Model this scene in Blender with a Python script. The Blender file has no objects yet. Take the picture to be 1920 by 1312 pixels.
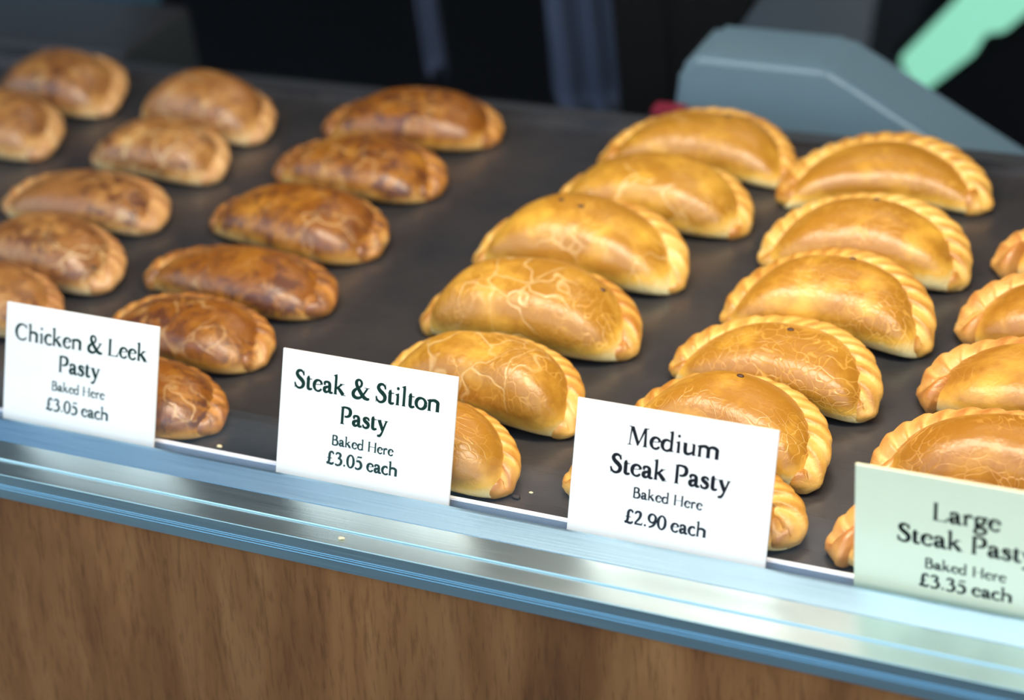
import bpy, bmesh, math, random
import numpy as np
from mathutils import Vector, Matrix
SC = bpy.context.scene
COL = SC.collection
# ------------------------------------------------------------------ camera
cam_d = bpy.data.cameras.new('camera'); cam = bpy.data.objects.new('camera', cam_d); COL.objects.link(cam)
Rt = Vector((0.9008261, 0.4218911, -0.1025677)); Up = Vector((-0.1434497, 0.5121693, 0.8468204)); Fw = Vector((-0.4097981, 0.7481246, -0.5218957))
M = Matrix((Rt, Up, -Fw)).transposed().to_4x4(); M.translation = Vector((0.776164, -0.866005, 0.729478))
cam.matrix_world = M
cam_d.sensor_width = 36; cam_d.lens = 3769.76 / 1920 * 36
cam_d.clip_start = .05; cam_d.clip_end = 100
cam_d.dof.use_dof = True; cam_d.dof.focus_distance = 1.255; cam_d.dof.aperture_fstop = 3.3
SC.camera = cam
# ------------------------------------------------------------------ world: pale blue daylight over the street
w = bpy.data.worlds.new('world'); SC.world = w; w.use_nodes = True
nt = w.node_tree; nt.nodes.clear()
tc = nt.nodes.new('ShaderNodeTexCoord'); sep = nt.nodes.new('ShaderNodeSeparateXYZ'); rp = nt.nodes.new('ShaderNodeValToRGB')
bg = nt.nodes.new('ShaderNodeBackground'); out = nt.nodes.new('ShaderNodeOutputWorld')
nt.links.new(tc.outputs['Generated'], sep.inputs[0]); nt.links.new(sep.outputs['Z'], rp.inputs[0])
nt.links.new(rp.outputs[0], bg.inputs[0]); nt.links.new(bg.outputs[0], out.inputs[0])
e = rp.color_ramp.elements
e[0].position = 0.0; e[0].color = (.98, .98, .96, 1); e[1].position = .75; e[1].color = (.32, .58, .92, 1)
x = e.new(.3); x.color = (.80, .90, .97, 1)
bg.inputs[1].default_value = 2.3
# ------------------------------------------------------------------ lamps of the shop (warm strip over the display)
def area(name, loc, rot, sx, sy, power, col):
    d = bpy.data.lights.new(name, 'AREA'); d.shape = 'RECTANGLE'; d.size = sx; d.size_y = sy; d.energy = power; d.color = col
    o = bpy.data.objects.new(name, d); o.location = loc; o.rotation_euler = rot; COL.objects.link(o); return o
area('display_lamp', (.42, .10, .80), (math.radians(12), 0, 0), 1.1, .12, 15.0, (1, .83, .62))
area('ceiling_lamp', (.2, 1.6, 1.55), (0, 0, 0), 1.2, .3, 5, (1, .9, .78))
SC.view_settings.view_transform = 'Standard'; SC.view_settings.look = 'None'
SC.view_settings.exposure = 0.12; SC.view_settings.gamma = 1.0; SC.view_settings.use_curve_mapping = False

BOLD = 0
# ---- serif lettering drawn as pen strokes (x, y, pen width), em = 1000 ----
def arc(cx,cy,rx,ry,a0,a1,thick=84,thin=30,n=18,tilt=-14,w0=None,w1=None):
    out=[]
    for i in range(n+1):
        t=i/n; a=math.radians(a0+(a1-a0)*t)
        w=thin+(thick-thin)*abs(math.cos(a-math.radians(tilt)))**1.6
        if w0 is not None and t<.25: w=w0+(w-w0)*t/.25
        if w1 is not None and t>.75: w=w1+(w-w1)*(1-t)/.25
        out.append((cx+rx*math.cos(a),cy+ry*math.sin(a),w))
    return ('L',out)
def stem(x,y0,y1,w=84):
    w+=20
    return ('P',[(x-w/2,y0),(x+w/2,y0),(x+w/2,y1),(x-w/2,y1)])
def foot(x,l=72,r=72,y=0,h=20,w=84,d=1):   # bracketed serif, d=1 stands on y, d=-1 hangs from y
    return ('P',[(x-l,y),(x+r,y),(x+r,y+d*h*.7),(x+w/2,y+d*h*2.4),(x-w/2,y+d*h*2.4),(x-l,y+d*h*.7)])
def flag(x,y,w=84,l=62):   # slanted top serif of b h k l i n m r u
    return ('P',[(x-w/2-l,y-46),(x-w/2-l,y-60),(x-w/2+4,y-90),(x+w/2,y-90),(x+w/2,y+8),(x+w/2-14,y+8)])
def S(*p): return ('S',list(p))
def P(*p): return ('P',list(p))
def D(x,y,r): return ('P',[(x+r*math.cos(k*math.pi/8),y+r*math.sin(k*math.pi/8)) for k in range(16)])
def arch(x0,x1,top=408,w=84):
    return [S((x0+20,300,26),(x0+70,362,46),(x0+(x1-x0)*.55+24,top-34,66),(x1-8,top-92,84),(x1,240,w),(x1,120,w),(x1,0,w)),foot(x1)]
def g_n(): return 545,[stem(110,0,330),flag(110,405),foot(110)]+arch(110,420)
def g_m(): return 830,[stem(110,0,330),flag(110,405),foot(110)]+arch(110,405)+arch(405,705)
def g_h(): return 545,[stem(110,0,650),flag(110,700),foot(110)]+arch(110,420)
def g_i(): return 275,[stem(135,0,330),flag(135,405),foot(135),D(130,570,56)]
def g_l(): return 270,[stem(130,0,640),flag(130,700),foot(130)]
def g_u(): return 550,[S((120,390,84),(120,180,84),(140,70,80),(215,28,56),(300,50,40),(395,110,26)),P((30,395),(30,378),(78,350),(120,330),(162,395)),stem(420,60,360),P((330,395),(330,378),(378,350),(462,330),(462,395)),P((378,110),(378,-6),(396,-8),(520,22),(520,38),(462,52),(462,110))]
def g_r(): return 385,[stem(110,0,330),flag(110,405),foot(110,72,88),S((130,280,26),(175,350,44),(230,375,62),(285,378,70)),D(300,352,47)]
def g_k(): return 530,[stem(110,0,650),flag(110,700),foot(110),S((140,205,26),(250,300,28),(345,380,30)),P((255,398),(455,398),(455,384),(380,370),(300,370),(255,384)),S((205,245,60),(300,150,86),(420,20,92)),P((330,0),(525,0),(525,16),(470,28),(360,28))]
def g_e(): return 430,[arc(230,200,158,188,28,330,88,30,24,w0=34,w1=26),P((85,214),(370,236),(370,262),(352,262),(85,240)),arc(240,262,126,128,-4,100,64,28,10)]
def g_c(): return 400,[arc(240,200,172,188,62,322,90,32,24,w0=54,w1=24),D(316,346,44)]
def g_o(): return 485,[arc(242,200,180,184,0,360,88,34,32)]
def g_a(): return 445,[S((70,300,40),(100,362,50),(190,384,40),(262,350,70),(288,270,84),(288,90,84)),D(92,296,42),S((280,232,30),(180,205,50),(96,160,84),(88,90,90),(130,38,70),(190,34,40),(290,95,26)),S((288,110,84),(310,46,70),(370,28,40),(425,46,20))]
def g_d(): return 530,[arc(225,192,160,180,50,330,88,32,22,w0=26,w1=30),stem(385,60,650),flag(385,700),P((343,80),(343,-8),(362,-10),(490,20),(490,36),(427,52),(427,80))]
def g_s(): return 355,[S((290,290,22),(270,348,32),(190,384,38),(110,350,66),(100,290,82),(170,232,92),(250,180,90),(278,110,80),(240,40,56),(165,14,36),(85,45,32),(50,120,20)),P((282,400),(298,400),(300,275),(284,275)),P((36,135),(52,135),(60,0),(42,0))]
def g_t(): return 325,[S((125,480,20),(130,400,78),(130,120,84),(150,50,76),(215,26,48),(300,56,22)),P((30,358),(280,366),(284,398),(126,398),(30,372)),P((88,398),(168,398),(168,510),(150,505),(130,440))]
def g_y(): return 470,[S((90,390,84),(170,210,84),(252,30,70)),S((385,390,26),(320,210,28),(240,-20,30),(180,-140,44),(110,-200,60)),D(85,-185,50),P((10,398),(190,398),(190,380),(150,368),(50,368),(10,382)),P((300,398),(460,398),(460,382),(410,368),(350,368),(300,382))]
def g_g(): return 460,[arc(205,265,128,122,0,360,70,30,26),S((290,355,26),(350,382,44),(440,372,34)),S((130,155,24),(80,110,40),(90,60,66),(200,30,76),(330,10,72),(390,-60,60),(350,-150,50),(230,-200,40),(100,-185,46),(50,-120,60),(90,-50,40),(160,20,24))]
def g_C(): return 655,[arc(350,322,270,300,38,318,96,36,30,w0=24,w1=24),P((548,650),(566,650),(582,450),(562,448)),P((560,190),(580,186),(560,60),(545,70))]
def g_L(): return 570,[stem(140,0,640,92),foot(140,88,88,0,18,92),foot(140,88,88,640,18,92,-1),P((140,0),(500,0),(545,190),(525,194),(455,60),(400,36),(140,36))]
def g_P(): return 560,[stem(140,0,640,92),foot(140,88,96,0,18,92),foot(140,88,60,640,18,92,-1),S((140,622,30),(300,622,36),(420,580,74),(462,470,92),(430,360,76),(330,296,36),(225,296,28))]
def g_B(): return 590,[stem(140,0,640,92),foot(140,88,60,0,18,92),foot(140,88,60,640,18,92,-1),S((140,622,30),(280,622,34),(380,590,66),(412,500,84),(380,400,60),(290,350,30),(180,345,28)),S((230,350,28),(360,345,40),(460,285,78),(488,180,92),(440,70,70),(320,20,36),(140,18,34))]
def g_H(): return 740,[stem(150,0,640,92),stem(590,0,640,92)]+[foot(x,88,88,y,18,92,d) for x in(150,590) for y,d in((0,1),(640,-1))]+[P((150,310),(590,310),(590,344),(150,344))]
def g_M(): return 840,[P((104,0),(144,0),(190,600),(135,620)),foot(124,84,84,0,18,28),P((60,640),(248,640),(462,130),(412,0),(392,0),(130,600),(60,622)),P((395,10),(432,10),(690,600),(670,640),(610,640)),P((628,640),(700,640),(732,0),(622,0)),P((600,640),(790,640),(790,624),(720,600),(640,600)),foot(676,90,90,0,18,92)]
def g_S(): return 485,[S((395,470,22),(370,560,34),(280,624,42),(170,596,70),(125,500,88),(190,400,98),(300,320,104),(390,220,98),(380,100,80),(290,22,48),(180,20,40),(90,90,34),(60,190,20)),P((392,655),(410,655),(412,450),(392,450)),P((46,205),(66,205),(74,-5),(52,-5))]
def g_and(): return 760,[S((640,385,26),(590,300,30),(490,150,34),(380,40,50),(250,10,70),(130,60,90),(100,160,92),(150,260,76),(260,350,40),(380,430,40),(410,530,50),(370,610,44),(290,640,36),(215,590,70),(205,500,84),(260,380,88),(380,220,96),(520,70,96),(660,20,60),(735,50,26)),P((520,404),(730,404),(730,388),(660,376),(590,376),(520,388))]
def g_0(): return 480,[arc(240,312,170,300,0,360,84,32,36,tilt=-4)]
def g_2(): return 480,[S((70,480,26),(110,570,50),(200,608,50),(300,570,80),(322,470,88),(280,330,66),(180,190,44),(75,50,34)),P((50,0),(420,0),(462,150),(442,156),(380,84),(110,84),(50,22)),]
def g_3(): return 480,[S((80,510,28),(130,590,46),(215,612,44),(310,570,74),(330,490,82),(280,390,50),(190,345,28)),S((190,345,28),(300,340,46),(380,270,80),(385,160,88),(320,60,66),(210,12,46),(90,30,56)),D(85,48,42)]
def g_5(): return 480,[P((130,560),(160,640),(410,640),(390,560)),P((130,560),(158,575),(118,350),(92,350)),S((105,360,30),(200,395,60),(310,360,84),(375,250,90),(365,130,84),(280,35,60),(180,8,44),(80,35,52)),D(78,50,42)]
def g_9(): return 480,[arc(235,420,165,190,0,360,84,32,30),S((396,420,84),(380,270,80),(310,130,60),(210,50,40),(90,5,24))]
def g_dot(): return 240,[D(120,52,56)]
def g_pound(): return 520,[S((430,500,26),(410,580,44),(330,620,44),(250,570,70),(220,470,84),(220,330,84),(210,180,76),(160,60,60),(90,30,40)),P((90,285),(370,285),(370,322),(90,322)),S((70,40,50),(150,70,56),(280,35,70),(390,40,60),(470,120,24))]
GLYPHS={'C':g_C,'h':g_h,'i':g_i,'c':g_c,'k':g_k,'e':g_e,'n':g_n,'&':g_and,'L':g_L,'P':g_P,'a':g_a,'s':g_s,'t':g_t,'y':g_y,'B':g_B,'d':g_d,'H':g_H,'r':g_r,'S':g_S,'l':g_l,'o':g_o,'M':g_M,'m':g_m,'u':g_u,'g':g_g,'0':g_0,'2':g_2,'3':g_3,'5':g_5,'9':g_9,'.':g_dot,'£':g_pound}
def spline(pts,n=7):
    out=[];m=len(pts)
    for i in range(m-1):
        a=pts[max(i-1,0)];b=pts[i];c=pts[i+1];d=pts[min(i+2,m-1)]
        for k in range(n):
            t=k/n
            out.append(tuple(.5*((2*b[j])+(c[j]-a[j])*t+(2*a[j]-5*b[j]+4*c[j]-d[j])*t*t+(3*b[j]-a[j]-3*c[j]+d[j])*t**3) for j in range(3)))
    out.append(pts[-1]);return out
def glyph_polys(prims):
    """-> list of convex-ish polygons/quads in em units"""
    out=[]
    for kind,p in prims:
        if kind=='P': out.append(p);continue
        q=spline(p) if kind=='S' else p
        L=[];Rr=[]
        for i,(x,y,w) in enumerate(q):
            a=q[max(i-1,0)];b=q[min(i+1,len(q)-1)]
            dx,dy=b[0]-a[0],b[1]-a[1];l=math.hypot(dx,dy) or 1
            w=max(w,8)*1.05+27+BOLD;L.append((x-dy/l*w/2,y+dx/l*w/2));Rr.append((x+dy/l*w/2,y-dx/l*w/2))
        for i in range(len(q)-1): out.append([L[i],L[i+1],Rr[i+1],Rr[i]])
    return out
def line_polys(text,track=-30):
    x=0;out=[]
    for ch in text:
        if ch==' ': x+=205;continue
        adv,pr=GLYPHS[ch]()
        out+=[[(px+x,py) for px,py in poly] for poly in glyph_polys(pr)]
        x+=adv+track
    xs=[p[0] for poly in out for p in poly];x0=min(xs);x1=max(xs)
    return [[(p[0]-x0,p[1]) for p in poly] for poly in out],x1-x0

def smooth_noise(P, seed, freq, oct=3):
    r=np.random.RandomState(seed); out=np.zeros(len(P)); a=1.0
    for o in range(oct):
        for k in range(5):
            d=r.normal(size=3); d/=np.linalg.norm(d)
            out+=a*np.sin(P@d*freq*2*math.pi*r.uniform(.7,1.3)+r.uniform(0,6.28))
        a*=.5; freq*=2
    return out/5
def prof(t,p,q): return np.maximum(1-np.abs(t)**p,0)**q
def pasty_geo(k, seed, nu=120, nv=60):
    """k: dict L,W,H,bend,fat(rope radius),twist,plump. returns body(V,F,A), rope(V,F,A)"""
    L,W,H,bend=k['L'],k['W'],k['H'],k['bend']; sk=k.get('skew',0.)
    r=np.random.RandomState(seed)
    hl=L*.47
    def yc(x): return -bend*L*(x/hl)**2
    # body
    th=np.linspace(-1,1,nu); t=np.sin(th*math.pi/2)           # -1..1 denser at the ends
    va=np.linspace(0,2*math.pi,nv,endpoint=False)
    T,A=np.meshgrid(t,va,indexing='ij')
    tp=1+k.get('taper',.0)*T; wf=W*.5*prof(T,2.6,.55); wb=W*.5*prof(T,2.2,.5); h=H*prof(T+sk*(1-T*T),2.8,.60)*(.75+.25*tp); wf=wf*tp; wb=wb*tp
    ca,sa=np.cos(A),np.sin(A)
    pw=k.get('sq',.8)
    cy=np.sign(ca)*np.abs(ca)**pw
    y=np.where(ca>0,-cy*wf,-cy*wb)
    top=np.maximum(sa,0)**.85; low=np.minimum(sa,0)
    z0=.36*h
    z=np.where(sa>0,z0+(h-z0)*top,z0*(1-np.abs(low)**.55))
    y=np.where(sa<0,y*(1-.10*np.abs(low)),y)
    # back shoulder falls away to the seam
    back=np.clip((y/(W*.5)-.25)/.75,0,1); z=np.where(sa>0,z*(1-.16*back**1.3*(z>z0)),z)
    x=T*hl
    V=np.stack([x,y+yc(x),z],-1).reshape(-1,3)
    n=smooth_noise(V/L,seed,1.3,2)
    f=np.clip(V[:,2]/H,0,1)
    V[:,2]*=1+.075*n*f; V[:,1]+=.010*L*smooth_noise(V/L,seed+7,1.1,2); V[:,0]*=1+.0
    n3=smooth_noise(V/L,seed+3,6,1)
    V[:,2]+=.0028*L*n3*f
    faces=[]
    i=np.arange(nu-1)[:,None];j=np.arange(nv)[None,:];j2=(j+1)%nv
    F=np.stack(np.broadcast_arrays(i*nv+j,i*nv+j2,(i+1)*nv+j2,(i+1)*nv+j),-1).reshape(-1,4)
    zz=np.clip(V[:,2]/H,0,1); yy=(y.reshape(-1))/(W*.5)
    bake=np.clip((zz-.12)/.35,0,1)*(1-.75*np.clip((yy-.80)/.2,0,1)*(zz<.75))
    bake=np.clip(bake+.12*n3*(bake>.05)+.16*n-.25*np.clip(np.abs(T.reshape(-1))-.9,0,1),0,1)
    # rope
    ns,nr=k.get('ns',240),22
    fat=k['fat']*L
    s=np.linspace(0,1,ns); e0,e1=k.get('e0',-22),k.get('e1',202)
    ph=np.radians(e1+(e0-e1)*s)
    ax,by=L*.5-fat*.95, W*.5-fat*.65
    px=ax*np.sign(np.cos(ph))*np.abs(np.cos(ph))**.92; py=by*np.where(np.sin(ph)>0,np.abs(np.sin(ph))**.85,-np.abs(np.sin(ph))*.8)
    # hooked ends come back inward a little
    px*=1-.10*np.clip(-np.sin(ph)/.37,0,1)
    py=py-bend*L*(px/hl)**2
    pz=fat*.95+(H*k.get('lift',.30))*np.clip(np.sin(ph),0,1)**.6*1.0
    pz=pz+.004*L*np.sin(s*9+seed); py=py+.006*L*np.sin(s*13+seed*2)
    Pth=np.stack([px,py,pz],-1)
    Tn=np.gradient(Pth,axis=0);Tn/=np.linalg.norm(Tn,axis=1)[:,None]
    up=np.array([0,0,1.]); B=np.cross(Tn,up);B/=np.linalg.norm(B,axis=1)[:,None]  # outward
    N=np.cross(B,Tn)
    arc=np.r_[0,np.cumsum(np.linalg.norm(np.diff(Pth,axis=0),axis=1))];arc/=arc[-1]
    an=np.linspace(0,2*math.pi,nr,endpoint=False)
    Sg,An=np.meshgrid(arc,an,indexing='ij')
    nt=k.get('twist',15)
    ph2=Sg*nt-An/(2*math.pi)*3.0+.18*np.sin(Sg*11+seed)
    fr=ph2-np.floor(ph2)
    lob=(np.minimum(fr/.78,1)**.55)*(np.minimum((1-fr)/.22,1)**.6)      # rounded lobes with a steep far side
    knob=np.maximum(np.exp(-((Sg-.022)/.028)**2),np.exp(-((Sg-.978)/.028)**2))
    kn=k.get('knob',.35)
    dep=k.get('dep',.34)
    dp=dep*(.35+.65*np.clip(np.sin(An)*.9+.1+.2*np.cos(An),0,1)); R=fat*((1-dp)+dp*lob)*(1-.0*knob)+fat*kn*knob+fat*k.get('kl',.0)*np.exp(-((Sg-.03)/.035)**2)
    taper=np.minimum(1,np.minimum(Sg,1-Sg)/.020)
    R=R*np.sqrt(np.clip(1-(1-taper)**2,0.0004,1))
    widen=1+k.get('widen',.45)*np.sin(np.pi*Sg)**.7
    # an rope cross-section wider than tall, tipped outward
    c,s_=np.cos(An),np.sin(An)
    V2=Pth[:,None,:]+B[:,None,:]*(R*c*widen)[...,None]+N[:,None,:]*(R*s_*.92)[...,None]
    V2[...,2]+=(.22*R*c*widen*(1-knob))
    V2=V2.reshape(-1,3)
    V2+=.0035*L*smooth_noise(V2/L,seed+5,5,2)[:,None]*np.array([.4,.6,1])
    V2[:,2]=np.maximum(V2[:,2],.0005)
    i=np.arange(ns-1)[:,None];j=np.arange(nr)[None,:];j2=(j+1)%nr
    F2=np.stack(np.broadcast_arrays(i*nr+j,(i+1)*nr+j,(i+1)*nr+j2,i*nr+j2),-1).reshape(-1,4)
    b2=(.50+.42*lob**2*np.clip(s_+.35,0,1)+.30*knob-.35*np.clip(-s_,0,1)-.45*np.clip(c*1.3-s_*.9,0,1)*(1-knob)).reshape(-1)
    b2=np.clip(b2+.2*smooth_noise(V2/L,seed+9,2,2),0,1)
    return (V,F,bake),(V2,F2,b2)

# ------------------------------------------------------------------ helpers
def mk(name, V, F, mat, parent=None, smooth=False, attr=None):
    me = bpy.data.meshes.new(name)
    if isinstance(F, np.ndarray):
        V = np.asarray(V, np.float32); n = len(F); k = F.shape[1]
        me.vertices.add(len(V)); me.vertices.foreach_set('co', V.ravel())
        me.loops.add(n*k); me.loops.foreach_set('vertex_index', F.astype(np.int32).ravel())
        me.polygons.add(n); me.polygons.foreach_set('loop_start', np.arange(0, n*k, k, dtype=np.int32))
        me.update(calc_edges=True)
    else: me.from_pydata([tuple(v) for v in V], [], [tuple(f) for f in F])
    if smooth: me.polygons.foreach_set('use_smooth', np.ones(len(me.polygons), bool))
    if attr is not None:
        a = me.attributes.new('bake', 'FLOAT', 'POINT'); a.data.foreach_set('value', np.asarray(attr, np.float32))
    me.materials.append(mat)
    o = bpy.data.objects.new(name, me); COL.objects.link(o)
    if parent: o.parent = parent
    return o
def bm_obj(name, bm, mat, parent=None, smooth=False):
    me = bpy.data.meshes.new(name); bmesh.ops.recalc_face_normals(bm, faces=bm.faces); bm.to_mesh(me); bm.free()
    if smooth:
        for p in me.polygons: p.use_smooth = True
    me.materials.append(mat); o = bpy.data.objects.new(name, me); COL.objects.link(o)
    if parent: o.parent = parent
    return o
def add_box(bm, lo, hi, bev=0):
    r = bmesh.ops.create_cube(bm, size=1); vs = r['verts']
    for v in vs: v.co = Vector([lo[i] + (v.co[i]+.5)*(hi[i]-lo[i]) for i in range(3)])
    if bev: bmesh.ops.bevel(bm, geom=list({e for v in vs for e in v.link_edges}), offset=bev, segments=2, affect='EDGES')
def box(name, lo, hi, mat, parent=None, bev=0):
    bm = bmesh.new(); add_box(bm, lo, hi, bev); return bm_obj(name, bm, mat, parent)
def prism_x(name, prof, x0, x1, mat, parent=None, bev=0):   # (y,z) outline run along X
    bm = bmesh.new(); a = [bm.verts.new((x0, y, z)) for y, z in prof]; b = [bm.verts.new((x1, y, z)) for y, z in prof]
    bm.faces.new(a); bm.faces.new(b[::-1]); n = len(prof)
    for i in range(n): bm.faces.new((a[i], b[i], b[(i+1) % n], a[(i+1) % n]))
    if bev: bmesh.ops.bevel(bm, geom=[e for e in bm.edges if abs(e.verts[0].co.x-e.verts[1].co.x) > .01], offset=bev, segments=2, affect='EDGES')
    return bm_obj(name, bm, mat, parent)
def prism_y(name, prof, y0, y1, mat, parent=None, bev=0, seg=3):   # (x,z) outline run along Y
    bm = bmesh.new(); a = [bm.verts.new((x, y0, z)) for x, z in prof]; b = [bm.verts.new((x, y1, z)) for x, z in prof]
    bm.faces.new(a); bm.faces.new(b[::-1]); n = len(prof)
    for i in range(n): bm.faces.new((a[i], b[i], b[(i+1) % n], a[(i+1) % n]))
    bmesh.ops.recalc_face_normals(bm, faces=bm.faces)
    if bev: bmesh.ops.bevel(bm, geom=list(bm.edges), offset=bev, segments=seg, affect='EDGES')
    return bm_obj(name, bm, mat, parent)
def empty(name, loc=(0, 0, 0), rz=0):
    o = bpy.data.objects.new(name, None); o.location = loc; o.rotation_euler = (0, 0, rz); o.empty_display_size = .02; COL.objects.link(o); return o
def tag(o, label=None, cat=None, group=None, kind=None):
    if label: o['label'] = label
    if cat: o['category'] = cat
    if group: o['group'] = group
    if kind: o['kind'] = kind
    return o
# ------------------------------------------------------------------ materials
def mat(name, col=(.5, .5, .5), rough=.5, metal=0, spec=.5, coat=0):
    m = bpy.data.materials.new(name); m.use_nodes = True; b = m.node_tree.nodes['Principled BSDF']
    b.inputs['Base Color'].default_value = (*col, 1); b.inputs['Roughness'].default_value = rough; b.inputs['Metallic'].default_value = metal
    b.inputs['Specular IOR Level'].default_value = spec; b.inputs['Coat Weight'].default_value = coat; b.inputs['Coat Roughness'].default_value = .25
    return m
class N:
    def __init__(s, m): s.t = m.node_tree; s.b = s.t.nodes['Principled BSDF']
    def n(s, ty, **k):
        x = s.t.nodes.new('ShaderNode'+ty)
        for a, v in k.items(): setattr(x, a, v)
        return x
    def l(s, a, b): s.t.links.new(a, b)
    def coord(s, scale=(1, 1, 1), rot=(0, 0, 0), loc=None):
        c = s.n('TexCoord'); mp = s.n('Mapping'); mp.inputs['Scale'].default_value = scale; mp.inputs['Rotation'].default_value = rot
        s.l(c.outputs['Object'], mp.inputs[0])
        if loc is not None: s.l(loc, mp.inputs['Location'])
        return mp.outputs[0]
    def noise(s, v, sc, det=3, rough=.5, dist=0):
        x = s.n('TexNoise'); x.inputs['Scale'].default_value = sc; x.inputs['Detail'].default_value = det; x.inputs['Roughness'].default_value = rough; x.inputs['Distortion'].default_value = dist
        s.l(v, x.inputs['Vector']); return x
    def ramp(s, f, stops):
        r = s.n('ValToRGB'); e = r.color_ramp.elements; e[0].position, e[0].color = stops[0][0], (*stops[0][1], 1) if len(stops[0][1]) == 3 else stops[0][1]
        e[1].position = stops[-1][0]; e[1].color = (*stops[-1][1], 1)
        for p, c in stops[1:-1]: q = e.new(p); q.color = (*c, 1)
        s.l(f, r.inputs[0]); return r.outputs[0]
    def mix(s, f, a, b, mode='MIX'):
        x = s.n('Mix', data_type='RGBA', blend_type=mode)
        for sock, v in ((x.inputs[0], f), (x.inputs[6], a), (x.inputs[7], b)):
            if hasattr(v, 'is_linked') or hasattr(v, 'links'): s.l(v, sock)
            elif isinstance(v, tuple): sock.default_value = (*v, 1)
            else: sock.default_value = v
        return x.outputs[2]
    def math(s, op, a, b=None, clamp=False):
        x = s.n('Math', operation=op, use_clamp=clamp)
        for sock, v in ((x.inputs[0], a), (x.inputs[1], b)):
            if v is None: continue
            if isinstance(v, (int, float)): sock.default_value = v
            else: s.l(v, sock)
        return x.outputs[0]
    def bump(s, h, strength, dist):
        x = s.n('Bump'); x.inputs['Strength'].default_value = strength; x.inputs['Distance'].default_value = dist; s.l(h, x.inputs['Height']); return x
def crust(name, pale, gold, brown, scorch=0., streak=0., crackle=.5, rough=.36, coat=.25):
    m = mat(name, gold, rough, 0, .5, coat); k = N(m)
    oi = k.n('ObjectInfo'); off = k.math('MULTIPLY', oi.outputs['Random'], 37.)
    v = k.coord(loc=off)
    at = k.n('Attribute', attribute_name='bake')
    n1 = k.noise(v, 28, 4, .6); n2 = k.noise(v, 95, 3, .6)
    f = k.math('ADD', at.outputs['Fac'], k.math('MULTIPLY', k.math('SUBTRACT', n1.outputs[0], .5), 1.25))
    f = k.math('ADD', f, k.math('MULTIPLY', k.math('SUBTRACT', n2.outputs[0], .5), .22), True)
    c = k.ramp(f, [(.02, pale), (.30, tuple(.5*(a+b) for a, b in zip(pale, gold))), (.58, gold), (1., brown)])
    # fine pale cracks of the egg wash
    wn = k.noise(v, 22, 2); wv = k.n('MixRGB'); 
    va = k.n('VectorMath', operation='SCALE'); k.l(wn.outputs['Color'], va.inputs[0]); va.inputs['Scale'].default_value = .075
    vb = k.n('VectorMath', operation='ADD'); k.l(v, vb.inputs[0]); k.l(va.outputs[0], vb.inputs[1])
    k.t.nodes.remove(wv)
    vo = k.n('TexVoronoi', feature='DISTANCE_TO_EDGE'); vo.inputs['Scale'].default_value = 110; k.l(vb.outputs[0], vo.inputs['Vector'])
    cr = k.ramp(vo.outputs['Distance'], [(.0, (1, 1, 1)), (.055, (0, 0, 0))])
    nm = k.noise(v, 17, 2); msk = k.ramp(nm.outputs[0], [(.42, (0, 0, 0)), (.62, (1, 1, 1))])
    cf = k.math('MULTIPLY', k.math('MULTIPLY', cr, msk), crackle)
    lite = tuple(min(1, a*1.25+.06) for a in gold)
    c = k.mix(cf, c, lite)
    h = k.math('ADD', k.math('MULTIPLY', n1.outputs[0], .6), k.math('MULTIPLY', n2.outputs[0], .35))
    h = k.math('SUBTRACT', h, k.math('MULTIPLY', cf, .25))
    if streak:      # broad pale splits in the glaze
        vs = k.n('TexVoronoi', feature='DISTANCE_TO_EDGE'); vs.inputs['Scale'].default_value = 30; k.l(vb.outputs[0], vs.inputs['Vector'])
        sr = k.ramp(vs.outputs['Distance'], [(.0, (1, 1, 1)), (.018, (.7, .7, .7)), (.045, (0, 0, 0))])
        n3 = k.noise(v, 11, 2); m3 = k.ramp(n3.outputs[0], [(.50, (0, 0, 0)), (.60, (1, 1, 1))])
        sf = k.math('MULTIPLY', k.math('MULTIPLY', sr, m3), streak)
        c = k.mix(sf, c, (.78, .58, .28)); h = k.math('SUBTRACT', h, k.math('MULTIPLY', sf, .4))
    if scorch:
        n4 = k.noise(v, 70, 5, .72, .5); n5 = k.noise(v, 9, 2)
        s4 = k.math('MULTIPLY', k.ramp(n4.outputs[0], [(.50, (0, 0, 0)), (.57, (1, 1, 1))]), k.math('MULTIPLY', k.ramp(n5.outputs[0], [(.30, (.15, .15, .15)), (.6, (1, 1, 1))]), k.math('MULTIPLY', at.outputs['Fac'], scorch)), True)
        c = k.mix(s4, c, (.095, .028, .010))
    k.l(c, k.b.inputs['Base Color'])
    hs = k.n('Mapping'); 
    k.t.nodes.remove(hs)
    bp = k.bump(h, .75, .0026); k.l(bp.outputs[0], k.b.inputs['Normal']); k.l(bp.outputs[0], k.b.inputs['Coat Normal'])
    rr = k.n('MapRange'); k.l(at.outputs['Fac'], rr.inputs[0]); rr.inputs[3].default_value = .75; rr.inputs[4].default_value = rough; k.l(rr.outputs[0], k.b.inputs['Roughness'])
    cw = k.math('MULTIPLY', at.outputs['Fac'], coat); k.l(cw, k.b.inputs['Coat Weight'])
    k.b.inputs['Subsurface Weight'].default_value = .06; k.b.inputs['Subsurface Radius'].default_value = (.008, .004, .002); k.b.inputs['Subsurface Scale'].default_value = 1.
    return m
PALE = (.84, .70, .34)
M_CRUST = dict(
    stil=crust('pale_gold_crust', PALE, (.66, .365, .048), (.34, .150, .013), 0, .42, .35),
    med=crust('golden_crust', PALE, (.66, .355, .042), (.34, .145, .012), 0, 0, .45),
    lar=crust('deep_gold_crust', (.72, .50, .2), (.58, .295, .034), (.31, .125, .010), 0, 0, .75),
    chi=crust('scorched_brown_crust', (.62, .36, .11), (.43, .185, .018), (.20, .064, .006), 1.5, .25, .2),
    oth=crust('tan_crust', (.66, .48, .25), (.50, .255, .070), (.25, .10, .025), 1., .45, .2))
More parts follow.
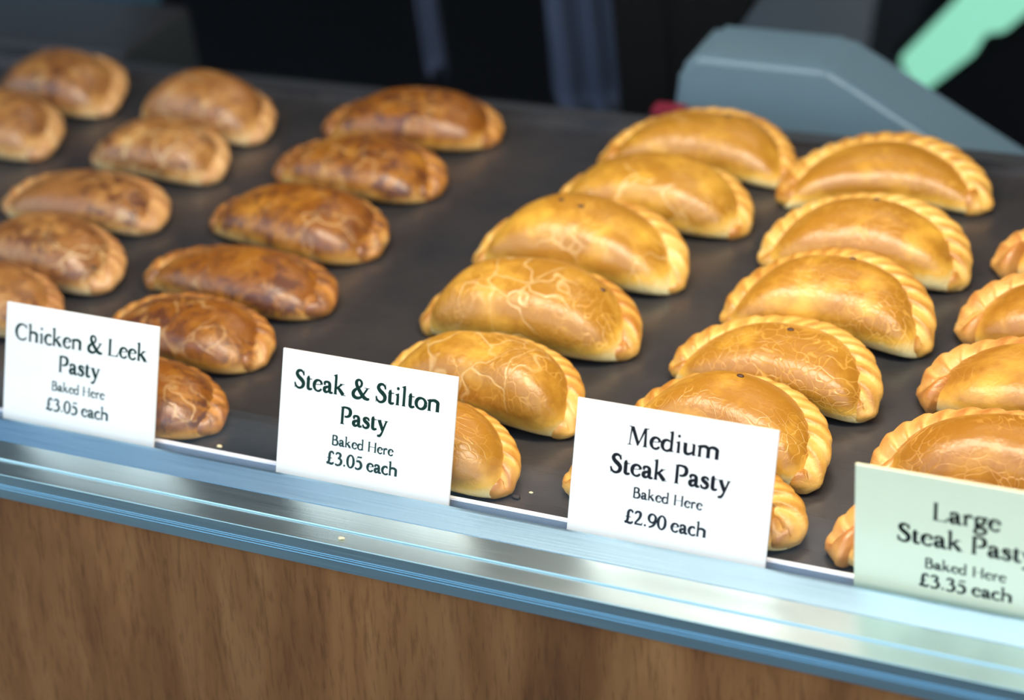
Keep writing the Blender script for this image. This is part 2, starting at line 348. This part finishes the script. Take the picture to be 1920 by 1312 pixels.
M_ROPE = dict(
    stil=crust('pale_gold_crimp', (.82, .60, .26), (.64, .345, .065), (.38, .145, .016), 0, 0, .2),
    med=crust('golden_crimp', (.82, .60, .26), (.66, .37, .075), (.38, .15, .017), 0, 0, .2),
    lar=crust('deep_gold_crimp', (.74, .50, .2), (.65, .33, .08), (.42, .16, .03), 0, 0, .3),
    chi=crust('scorched_brown_crimp', (.62, .40, .14), (.42, .17, .026), (.20, .06, .01), 1.15, 0, .2),
    oth=crust('tan_crimp', (.70, .52, .28), (.58, .31, .11), (.36, .15, .045), .4, 0, .2))
M_HOLE = mat('dark_filling', (.05, .018, .008), .5)
def metal(name, col, rough, streak=(1, 60, 60), amt=.08, metallic=1.):
    m = mat(name, col, rough, metallic); k = N(m); v = k.coord(streak); n = k.noise(v, 12, 4, .6)
    r = k.n('MapRange'); k.l(n.outputs[0], r.inputs[0]); r.inputs[3].default_value = rough-amt; r.inputs[4].default_value = rough+amt; k.l(r.outputs[0], k.b.inputs['Roughness'])
    bp = k.bump(n.outputs[0], .12, .0006); k.l(bp.outputs[0], k.b.inputs['Normal']); return m
M_ALU = metal('satin_aluminium', (.36, .52, .62), .40)
M_LEDGE = metal('polished_aluminium', (.68, .79, .78), .30, amt=.05)
M_FASCIA = metal('blue_grey_anodised_aluminium', (.60, .84, .88), .42)
M_RIM = metal('bright_steel_rim', (.88, .90, .97), .45, metallic=.3)
m = mat('dark_baking_steel', (.075, .078, .088), .34, .75); k = N(m); v = k.coord((1, 1, 1)); n = k.noise(v, 6, 5, .65); n2 = k.noise(k.coord((3, 90, 1)), 9, 3)
c = k.ramp(n.outputs[0], [(.3, (.060, .068, .082)), (.7, (.155, .135, .128))]); k.l(c, k.b.inputs['Base Color'])
r = k.n('MapRange'); k.l(n2.outputs[0], r.inputs[0]); r.inputs[3].default_value = .24; r.inputs[4].default_value = .34; k.l(r.outputs[0], k.b.inputs['Roughness'])
bp = k.bump(n2.outputs[0], .03, .0003); k.l(bp.outputs[0], k.b.inputs['Normal']); M_TRAY = m
m = mat('walnut_laminate', (.2, .1, .05), .42, 0, .4); k = N(m)
v = k.coord((1, 1, .035)); n = k.noise(v, 22, 5, .6, .5); v2 = k.coord((1, 1, .022)); n2 = k.noise(v2, 330, 3, .6); n3 = k.noise(k.coord((1, 1, .25)), 7, 2)
c = k.ramp(n.outputs[0], [(.28, (.120, .042, .013)), (.5, (.205, .084, .026)), (.72, (.295, .135, .046))])
c2 = k.ramp(n2.outputs[0], [(.32, (.60, .56, .52)), (.50, (1, 1, 1))]); c = k.mix(.75, c, c2, 'MULTIPLY')
c3 = k.ramp(n3.outputs[0], [(.3, (.72, .70, .66)), (.7, (1.22, 1.2, 1.15))]); c = k.mix(.8, c, c3, 'MULTIPLY')
k.l(c, k.b.inputs['Base Color']); bp = k.bump(n2.outputs[0], .15, .0004); k.l(bp.outputs[0], k.b.inputs['Normal']); M_WOOD = m
def card_mat(name, col):
    m = mat(name, col, .38, 0, .4); k = N(m); n = k.noise(k.coord(), 60, 2); k.l(k.ramp(n.outputs[0], [(.3, tuple(c*.985 for c in col)), (.7, col)]), k.b.inputs['Base Color']); return m
M_CARD = card_mat('white_plastic_card', (.80, .78, .735)); M_CARD4 = card_mat('cream_green_plastic_card', (.95, .93, .64))
M_INKG = mat('dark_green_ink', (.004, .026, .018), .6, spec=.1); M_INK = mat('charcoal_ink', (.008, .009, .013), .6, spec=.1); M_INKB = mat('black_ink', (.005, .007, .005), .6, spec=.1)
m = bpy.data.materials.new('clear_window_glass'); m.use_nodes = True; t = m.node_tree; t.nodes.clear()
o_ = t.nodes.new('ShaderNodeOutputMaterial'); tr = t.nodes.new('ShaderNodeBsdfTransparent'); gs = t.nodes.new('ShaderNodeBsdfGlossy'); fr = t.nodes.new('ShaderNodeFresnel'); mx = t.nodes.new('ShaderNodeMixShader')
tr.inputs[0].default_value = (.985, .992, .99, 1); gs.inputs['Roughness'].default_value = .015; gm = t.nodes.new('ShaderNodeNewGeometry'); mr = t.nodes.new('ShaderNodeMapRange'); mr.inputs[3].default_value = 1.2; mr.inputs[4].default_value = 1/1.2; t.links.new(gm.outputs['Backfacing'], mr.inputs[0]); t.links.new(mr.outputs[0], fr.inputs[0])
t.links.new(fr.outputs[0], mx.inputs[0]); t.links.new(tr.outputs[0], mx.inputs[1]); t.links.new(gs.outputs[0], mx.inputs[2]); t.links.new(mx.outputs[0], o_.inputs[0]); M_GLASS = m
M_DARK = mat('dark_painted_wall', (.008, .008, .010), .8); M_FLOOR = mat('dark_floor_tile', (.006, .006, .008), .6)
M_BLACK = mat('matt_black_metal', (.002, .002, .002), .8, spec=.1); M_GREY = mat('blue_grey_plastic', (.095, .155, .195), .5)
M_CLOTH = mat('dark_blue_cloth', (.030, .045, .085), .9); M_RED = mat('dark_red_plastic', (.15, .01, .025), .5)
M_STEEL = metal('brushed_steel_worktop', (.22, .21, .22), .45); M_TEAL = mat('dark_teal_panel', (.020, .055, .085), .5)
M_PAVE = mat('grey_paving', (.030, .032, .036), .85); M_BRICK = mat('grey_render', (.10, .11, .12), .9); M_DGREY = mat('dark_grey_lid', (.055, .065, .075), .5)
m = mat('mint_reflection_glow', (.10, .24, .18), .5); m.node_tree.nodes['Principled BSDF'].inputs['Emission Color'].default_value = (.34, .86, .62, 1); m.node_tree.nodes['Principled BSDF'].inputs['Emission Strength'].default_value = .72; M_MINT = m  # emission imitates reflected light, the surface is no real fixture

# ------------------------------------------------------------------ shop shell and street
TZ = -.012
tag(box('floor', (-3.2, -.02, -1.0), (3.6, 4.2, -.95), M_FLOOR), kind='structure')
tag(box('ceiling', (-3.2, -.02, 1.75), (3.6, 4.2, 1.80), M_DARK), kind='structure')
tag(box('wall_back', (-3.2, 4.2, -1.0), (3.6, 4.3, 1.8), M_DARK), kind='structure')
tag(box('wall_left', (-3.3, -.02, -1.0), (-3.2, 4.3, 1.8), M_DARK), kind='structure')
tag(box('wall_right', (3.6, -.02, -1.0), (3.7, 4.3, 1.8), M_DARK), kind='structure')
tag(box('pavement', (-20, -14, -1.0), (20, -.12, -.95), M_PAVE), kind='structure')
tag(box('wall_opposite', (-5.5, -11, -.95), (14, -10.5, 2.6), M_BRICK), kind='structure')
t8 = math.tan(math.radians(8))
prism = [(-.0475, -.0249), (-.0475-.925*t8, -.95), (-.020-.925*t8, -.95), (-.020, -.0249)]
tag(prism_x('wall_front', prism, -2.4, 2.8, M_WOOD), kind='structure')
# window frame: retaining lip, two ledges and fascia along the bottom of the pane
fr_ = tag(empty('window_1'), kind='structure')
prism_x('retaining_lip', [(-.017, -.0038), (0, 0), (.0022, 0), (.0022, -.012), (-.017, -.012)], -2.4, 2.8, M_ALU, fr_, .0003)
prism_x('upper_ledge', [(-.0356, -.0038), (-.0171, -.0038), (-.0171, -.012), (-.0356, -.012)], -2.4, 2.8, M_LEDGE, fr_, .0004)
prism_x('lower_ledge', [(-.0500, -.0050), (-.0357, -.0050), (-.0357, -.012), (-.0500, -.012)], -2.4, 2.8, M_LEDGE, fr_, .0003)
prism_x('fascia', [(-.0504, -.0052), (-.0504, -.0249), (.0022, -.0249), (.0022, -.0122), (-.0500, -.0122), (-.0500, -.0052)], -2.4, 2.8, M_FASCIA, fr_)
for zz in (-.0135, -.0150, -.0170): prism_x('groove_bead', [(-.0507, zz-.0002), (-.0507, zz+.0002), (-.0503, zz+.0002), (-.0503, zz-.0002)], -2.4, 2.8, M_ALU, fr_)
box('pane', (-2.4, .0028, -.0175), (2.8, .0068, 1.70), M_GLASS, fr_)
prism_x('head_rail', [(-.03, 1.70), (.02, 1.70), (.02, 1.76), (-.03, 1.76)], -2.4, 2.8, M_ALU, fr_, .001)
# deck the tray stands on
deck = tag(box('display_counter', (-1.3, .0165, -.95), (1.6, .585, TZ-.0042), mat('dark_counter_laminate', (.03, .032, .036), .4), bev=.002), 'dark display counter carrying the steel tray behind the glass', 'counter')
# ------------------------------------------------------------------ baking tray
tray = empty('baking_tray', (0, 0, TZ)); tag(tray, 'wide dark steel baking tray carrying all the pasties', 'tray')
X0, X1, Y0, Y1 = -.72, .80, .0185, .548
box('tray_base', (X0, Y0, -.0025), (X1, Y1, 0), M_TRAY, tray)
def rim(lo, hi, mt=M_TRAY): return box('rim', lo, hi, mt, tray, .0006)
tag(rim((X0, Y0-.0022, -.0025), (X1, Y0+.0016, .0060), M_RIM), 'bright polished front rim of the tray')
rim((X0, Y1-.002, -.0025), (X1, Y1+.001, .006)); rim((X0-.003, Y0, -.0025), (X0, Y1, .006)); rim((X1, Y0, -.0025), (X1+.003, Y1, .006))
# ------------------------------------------------------------------ pasties
KIND = dict(stil=dict(W=.56, H=.30, bend=.11, fat=.040, twist=17, dep=.28, widen=.6, kl=.7, lift=.40),
            med=dict(W=.58, H=.285, bend=.15, fat=.052, twist=17, dep=.42, widen=.75, lift=.46),
            lar=dict(W=.52, H=.27, bend=.06, fat=.050, twist=18, dep=.40, widen=.7, knob=.5, kl=.5, lift=.48),
            chi=dict(W=.50, H=.24, bend=.06, taper=.22, fat=.044, twist=16, dep=.36, widen=.8),
            oth=dict(W=.56, H=.28, bend=.09, fat=.050, twist=14, dep=.34, widen=.8))
ORD = ['nearest the glass', 'second from the glass', 'third from the glass', 'fourth from the glass', 'fifth from the glass', 'sixth from the glass, at the back of the tray']
WHAT = dict(stil='pale golden smooth pasty', med='golden rope-crimped pasty', lar='large crackle-glazed pasty', chi='dark scorched brown pasty', oth='tan mottled pasty')
WHERE = dict(stil='in the Steak & Stilton row', med='in the Medium Steak row', lar='in the Large Steak row', chi='in the row ending beside the Chicken sign', oth='in the row behind the Chicken & Leek sign')
GRP = dict(stil='pale golden stilton pasties', med='golden medium steak pasties', lar='large steak pasties', chi='scorched brown pasties', oth='tan chicken and leek pasties')
ROWS = [('stil', -5, .1965, .0605, .1470, .90), ('stil', -7, .2080, .1365, .1531, 1.09), ('stil', 0, .2009, .2295, .1645, 1.01), ('stil', 0, .2000, .3255, .1652, 1.02), ('stil', 0, .2198, .4141, .1601, .91), ('stil', 0, .2270, .5080, .1620, .70),
 ('med', -5, .3790, .0590, .1580, .50), ('med', -12, .3858, .1350, .1409, 1.17), ('med', -6, .3905, .2120, .1465, .85), ('med', 0, .4003, .2960, .1468, 1.14), ('med', 2, .3991, .3800, .1515, 1.12), ('med', 10, .3790, .4960, .1600, .62),
 ('lar', 0, .5552, .0540, .1588, .62), ('lar', 2, .5604, .1310, .1650, 1.09), ('lar', 2, .5672, .2279, .1682, .80), ('lar', 2, .5722, .3124, .1713, .80), ('lar', 2, .5737, .4085, .1700, .62), ('lar', 2, .5790, .4950, .1700, .62),
 ('chi', -2, -.0289, .0560, .1467, .87), ('chi', -4, -.0384, .1398, .1416, .94), ('chi', -2, -.0416, .2174, .1669, .70), ('chi', -5, -.0431, .3069, .1608, 1.04), ('chi', 0, -.0410, .4046, .1551, .93), ('chi', 6, -.0397, .4964, .1622, .93),
 ('oth', 0, -.2222, .1330, .1424, 1.11), ('oth', -9, -.2178, .2118, .1524, .93), ('oth', 0, -.2407, .2969, .1569, .68), ('oth', -4, -.2285, .3891, .1355, 1.18), ('oth', -9, -.2306, .4700, .1401, 1.40),
 ('fo', -5, -.4172, .3966, .1500, 1.16), ('fo', -8, -.4031, .4880, .1362, 1.30)]
BENDS = {6: .07, 5: .18, 8: .16, 9: .20, 11: .22, 7: .17, 3: .13}
VENTS = {2: [(.30, .05)], 3: [(-.12, .0), (.0, -.10)], 5: [(.10, .05)], 7: [(-.02, .12)], 8: [(.02, .10)], 9: [(.05, .16)], 10: [(.02, .12)], 13: [(.22, .05)], 22: [(.1, -.2)], 25: [(.42, -.2)]}
def vent_mesh(p, r_, parent, nrm):
    bm = bmesh.new(); bmesh.ops.create_uvsphere(bm, u_segments=12, v_segments=8, radius=1)
    for v in bm.verts: v.co = Vector((v.co.x*r_*1.25, v.co.y*r_*.85, v.co.z*r_*.45))
    o = bm_obj('steam_vent', bm, M_HOLE, parent, True); o.location = p; o.rotation_euler = Vector((0, 0, 1)).rotation_difference(Vector(nrm)).to_euler()
cnt = {}
for idx, (ty, yaw, cx, cy, L, hs) in enumerate(ROWS):
    far = ty == 'fo'; kt = 'oth' if far else ty
    kd = dict(KIND[kt]); q = hs**.6; kd['L'] = L; kd['W'] *= L*q; kd['H'] *= L*q
    gaps = [abs(r[3]-cy) for r in ROWS if r[0] == ty and abs(r[3]-cy) > .01]
    kd['W'] = min(kd['W'], min(gaps)*(.91 if ty != 'chi' else .97))
    kd['bend'] = BENDS.get(idx, kd['bend'])
    rr = random.Random(idx*7+1); kd['skew'] = rr.uniform(-.12, .12); kd['twist'] += rr.uniform(-1.5, 1.5); kd['knob'] = kd.get('knob', .35)*rr.uniform(.7, 1.4); kd['lift'] = kd.get('lift', .30)*rr.uniform(.8, 1.2)
    (V, F, A), (V2, F2, A2) = pasty_geo(kd, idx+11)
    root = empty('pasty', (cx, cy, TZ), math.radians(yaw))
    n_ = cnt.get(ty, 0); cnt[ty] = n_+1
    if far: lab = ['tan mottled pasty cut by the left photo edge near the tray back', 'dim tan pasty at the back left corner of the tray'][n_]
    elif ty == 'oth': lab = WHAT[ty]+', '+['right behind the Chicken & Leek sign', 'with a dark dot, second behind the Chicken & Leek sign', 'third behind the Chicken & Leek sign', 'fourth behind the Chicken & Leek sign', 'fifth behind the Chicken & Leek sign'][n_]
    else: lab = WHAT[ty]+' '+WHERE[ty]+', '+ORD[n_].split(',')[0]
    tag(root, lab, 'pasty', GRP[kt])
    mk('crust', V, F, M_CRUST[kt], root, True, A)
    mk('crimped_edge', V2, F2, M_ROPE[kt], root, True, A2)
    for (u, v_) in VENTS.get(idx, []):
        tx, ty_ = u*L, v_*kd['W']
        d2 = (V[:, 0]-tx)**2+(V[:, 1]-ty_)**2+(V[:, 2] < kd['H']*.35)*10; j = int(np.argmin(d2)); p = V[j]
        vent_mesh((p[0], p[1], p[2]+.0002), .0021, root, (tx*.5, ty_*1.5, .1))
# ------------------------------------------------------------------ price signs
def lettering(text, parent, W_, H_, uc, vb, uw, inkm, track=-30):
    global BOLD
    BOLD = 26 if text[0] in '£' or text.startswith('Baked') else (14 if len(text) > 12 else 20)
    polys, wd = line_polys(text, track); s = uw*W_/wd; V = []; F = []
    for k_, poly in enumerate(polys):
        b = len(V); y_ = -.00085-.000004*(k_ % 7)
        V += [((uc-uw/2)*W_+x*s, y_, vb*H_+y*s) for x, y in poly]; F.append(list(range(b, b+len(poly))))
    return mk('lettering', V, F, inkm, parent)
def sign(x, y, z, tilt, W_, H_, cardm, inkm, lines, label):
    bm = bmesh.new(); add_box(bm, (0, -.0008, 0), (W_, .0008, H_), .0003)
    o = bm_obj('price_sign', bm, cardm); o.location = (x, y, z); o.rotation_euler = (-tilt, 0, 0)
    tag(o, label, 'sign', 'price signs in front of the pasties')
    for (t_, uc, vb, uw) in lines: lettering(t_, o, W_, H_, uc, vb, uw, inkm)
T24 = math.radians(24.3)
SX, SY, SZ = -.0052, .0095, -.0068
HW, HH = .1270, .0828
sign(-.1066+SX, SY, SZ, T24, HW, HH, M_CARD, M_INKG, [('Chicken & Leek', .5, .695, .875), ('Pasty', .5, .485, .275), ('Baked Here', .498, .322, .352), ('£3.05 each', .495, .150, .413)], 'white price card reading Chicken & Leek Pasty, £3.05 each')
sign(.1167+SX, SY, SZ, T24, HW, HH, M_CARD, M_INKG, [('Steak & Stilton', .494, .705, .832), ('Pasty', .495, .483, .275), ('Baked Here', .496, .306, .357), ('£3.05 each', .497, .152, .409)], 'white price card reading Steak & Stilton Pasty, £3.05 each')
sign(.3247+SX, SY, SZ, T24, HW, HH, M_CARD, M_INK, [('Medium', .498, .717, .456), ('Steak Pasty', .496, .495, .604), ('Baked Here', .497, .335, .351), ('£2.90 each', .495, .140, .411)], 'white price card reading Medium Steak Pasty, £2.90 each')
sign(.5025+SX+.0026, SY, SZ, math.radians(5), HW*1.0, .0820, M_CARD4, M_INKB, [('Large', .497, .665, .298), ('Steak Pasty', .498, .455, .61), ('Baked Here', .500, .275, .36), ('£3.35 each', .502, .122, .412)], 'pale green-cream price card reading Large Steak Pasty, £3.35 each')
# ------------------------------------------------------------------ crumbs
def crumb(x, y, z, r_, m_, label, seed, grp=None):
    bm = bmesh.new(); bmesh.ops.create_icosphere(bm, subdivisions=2, radius=r_); rr = random.Random(seed)
    for v in bm.verts: v.co *= rr.uniform(.7, 1.2); v.co.z *= .5; v.co.x *= 1.4
    o = bm_obj('crumb', bm, m_, None, True); o.location = (x, y, z+r_*.42); tag(o, label, 'crumb', grp)
M_CP = mat('pale_crumb', (.75, .6, .35), .7); M_CD = mat('burnt_crumb', (.02, .012, .01), .7)
crumb(.0535, .0300, TZ, .0016, M_CP, 'pale crumb on the tray left of the Steak & Stilton sign', 1)
crumb(.2720, .0365, TZ, .0022, M_CD, 'black burnt crumb beside the nearest stilton pasty', 2)
crumb(.2790, .0440, TZ, .0010, M_CP, 'tiny pale crumb on the tray between the two middle signs', 3)
crumb(.1905, -.0430, -.0050, .0016, M_CP, 'pale fleck lying on the aluminium window ledge', 4)
# ------------------------------------------------------------------ things behind the tray
t = tag(empty('plastic_housing', (.15, .62, -.95)), 'blurred blue-grey moulded plastic housing behind the tray, sloping down to the right', 'housing')
def rel(pts): return [(a-.15, b+.95) for a, b in pts]
prism_y('housing_body', rel([(.150, -.95), (.150, -.03), (.158, .012), (.172, .026), (.290, .024), (.312, .012), (.414, -.049), (.56, -.135), (.60, -.95)]), 0, .075, M_GREY, t, .006, 3)
prism_y('lower_skirt', rel([(.152, -.95), (.152, -.045), (.60, -.16), (.60, -.95)]), -.012, 0, M_GREY, t, .002, 1)
tag(box('supply_box', (.142, .590, -.95), (.172, .606, -.012), M_RED, bev=.002), 'dark red edge of a box beneath the grey housing', 'box')
t = tag(empty('support_post', (.07, .75, -.95)), 'matt black upright post behind the tray with a brace to the right', 'post')
box('upright', (-.030, 0, 0), (.026, .05, 1.55), M_BLACK, t, .003)
prism_y('brace', [(.02, .84), (.02, 1.02), (.30, 1.35), (.36, 1.33)], .005, .04, M_BLACK, t, .002, 1)
def cloth(name, x0, x1, z0, z1, y, seed, label, m_, amp=.012):
    nx, nz = 40, 30; V = []; rr = random.Random(seed); a = rr.uniform(0, 6)
    for s in (0, .004):
        for i in range(nx):
            for j in range(nz):
                u, v = i/(nx-1), j/(nz-1); V.append((x0+(x1-x0)*u+.006*math.sin(v*5+a), y+s+amp*math.sin(u*13+a+v*1.5)+amp*.4*math.sin(u*31+v*4), z0+(z1-z0)*v+.006*math.sin(u*7+a)*(1-v)))
    F = []; n = nx*nz
    for i in range(nx-1):
        for j in range(nz-1):
            q = i*nz+j; F.append((q, q+nz, q+nz+1, q+1)); F.append((n+q, n+q+1, n+q+nz+1, n+q+nz))
    for i in range(nx-1):
        for j in (0, nz-1): q = i*nz+j; F.append((q, q+nz, n+q+nz, n+q))
    for j in range(nz-1):
        for i in (0, nx-1): q = i*nz+j; F.append((q, q+1, n+q+1, n+q))
    return tag(mk(name, V, F, m_, None, True), label, 'cloth')
cloth('cloth_or_reflection', -.115, -.028, -.175, .55, .90, 3, 'dark blue cloth hanging left of the black post', M_CLOTH)
cloth('cloth_or_reflection', -.262, -.238, -.16, .55, .92, 5, 'narrow blue-grey strip imitating a faint streak reflected in the glass', M_CLOTH, .004)  # added sheet, stands in for a faint streak mirrored in the pane
t = tag(empty('grey_cabinet', (-.15, 1.5, -.95)), 'dark grey cabinet with sloping lid behind the blue-grey housing', 'cabinet')
box('cabinet_body', (-.20, 0, 0), (.19, .35, .52), M_DGREY, t, .01)
prism_x('lid', [(-.01, .52), (.34, .52), (.34, .92), (.30, .92)], -.21, .20, M_DGREY, t, .004)
t = tag(empty('mint_reflection', (.22, 1.42, -.30)), 'glowing mint green strip imitating a mirrored lamp slanting in the dark top right corner', 'reflection')  # emissive strip put in for a display light reflected on steel and glass
prism_y('reflection_glow', [(-.089, -.024), (-.066, -.072), (.004, -.008), (.018, .020), (.040, .024), (.18, .165), (.08, .165), (-.013, .066)], -.02, 0, M_MINT, t, .003, 2)
prism_y('reflection_backing', [(-.10, -.02), (-.068, -.09), (.21, .15), (.06, .16)], 0.001, .03, M_BLACK, t, .002, 1)
wt = tag(box('steel_worktop', (-1.4, .60, -.92), (-.42, .72, -.016), M_STEEL, bev=.003), 'grey-brown steel worktop behind the tray at the far left', 'worktop')
prism_y('teal_panel', [(-1.4, -.95), (-.46, -.95), (-.50, -.10), (-.55, .10), (-1.4, .10)], .76, .80, M_TEAL, None, .004, 2)
tag(bpy.data.objects['teal_panel'], 'dark teal panel above the steel worktop at the top left', 'panel')
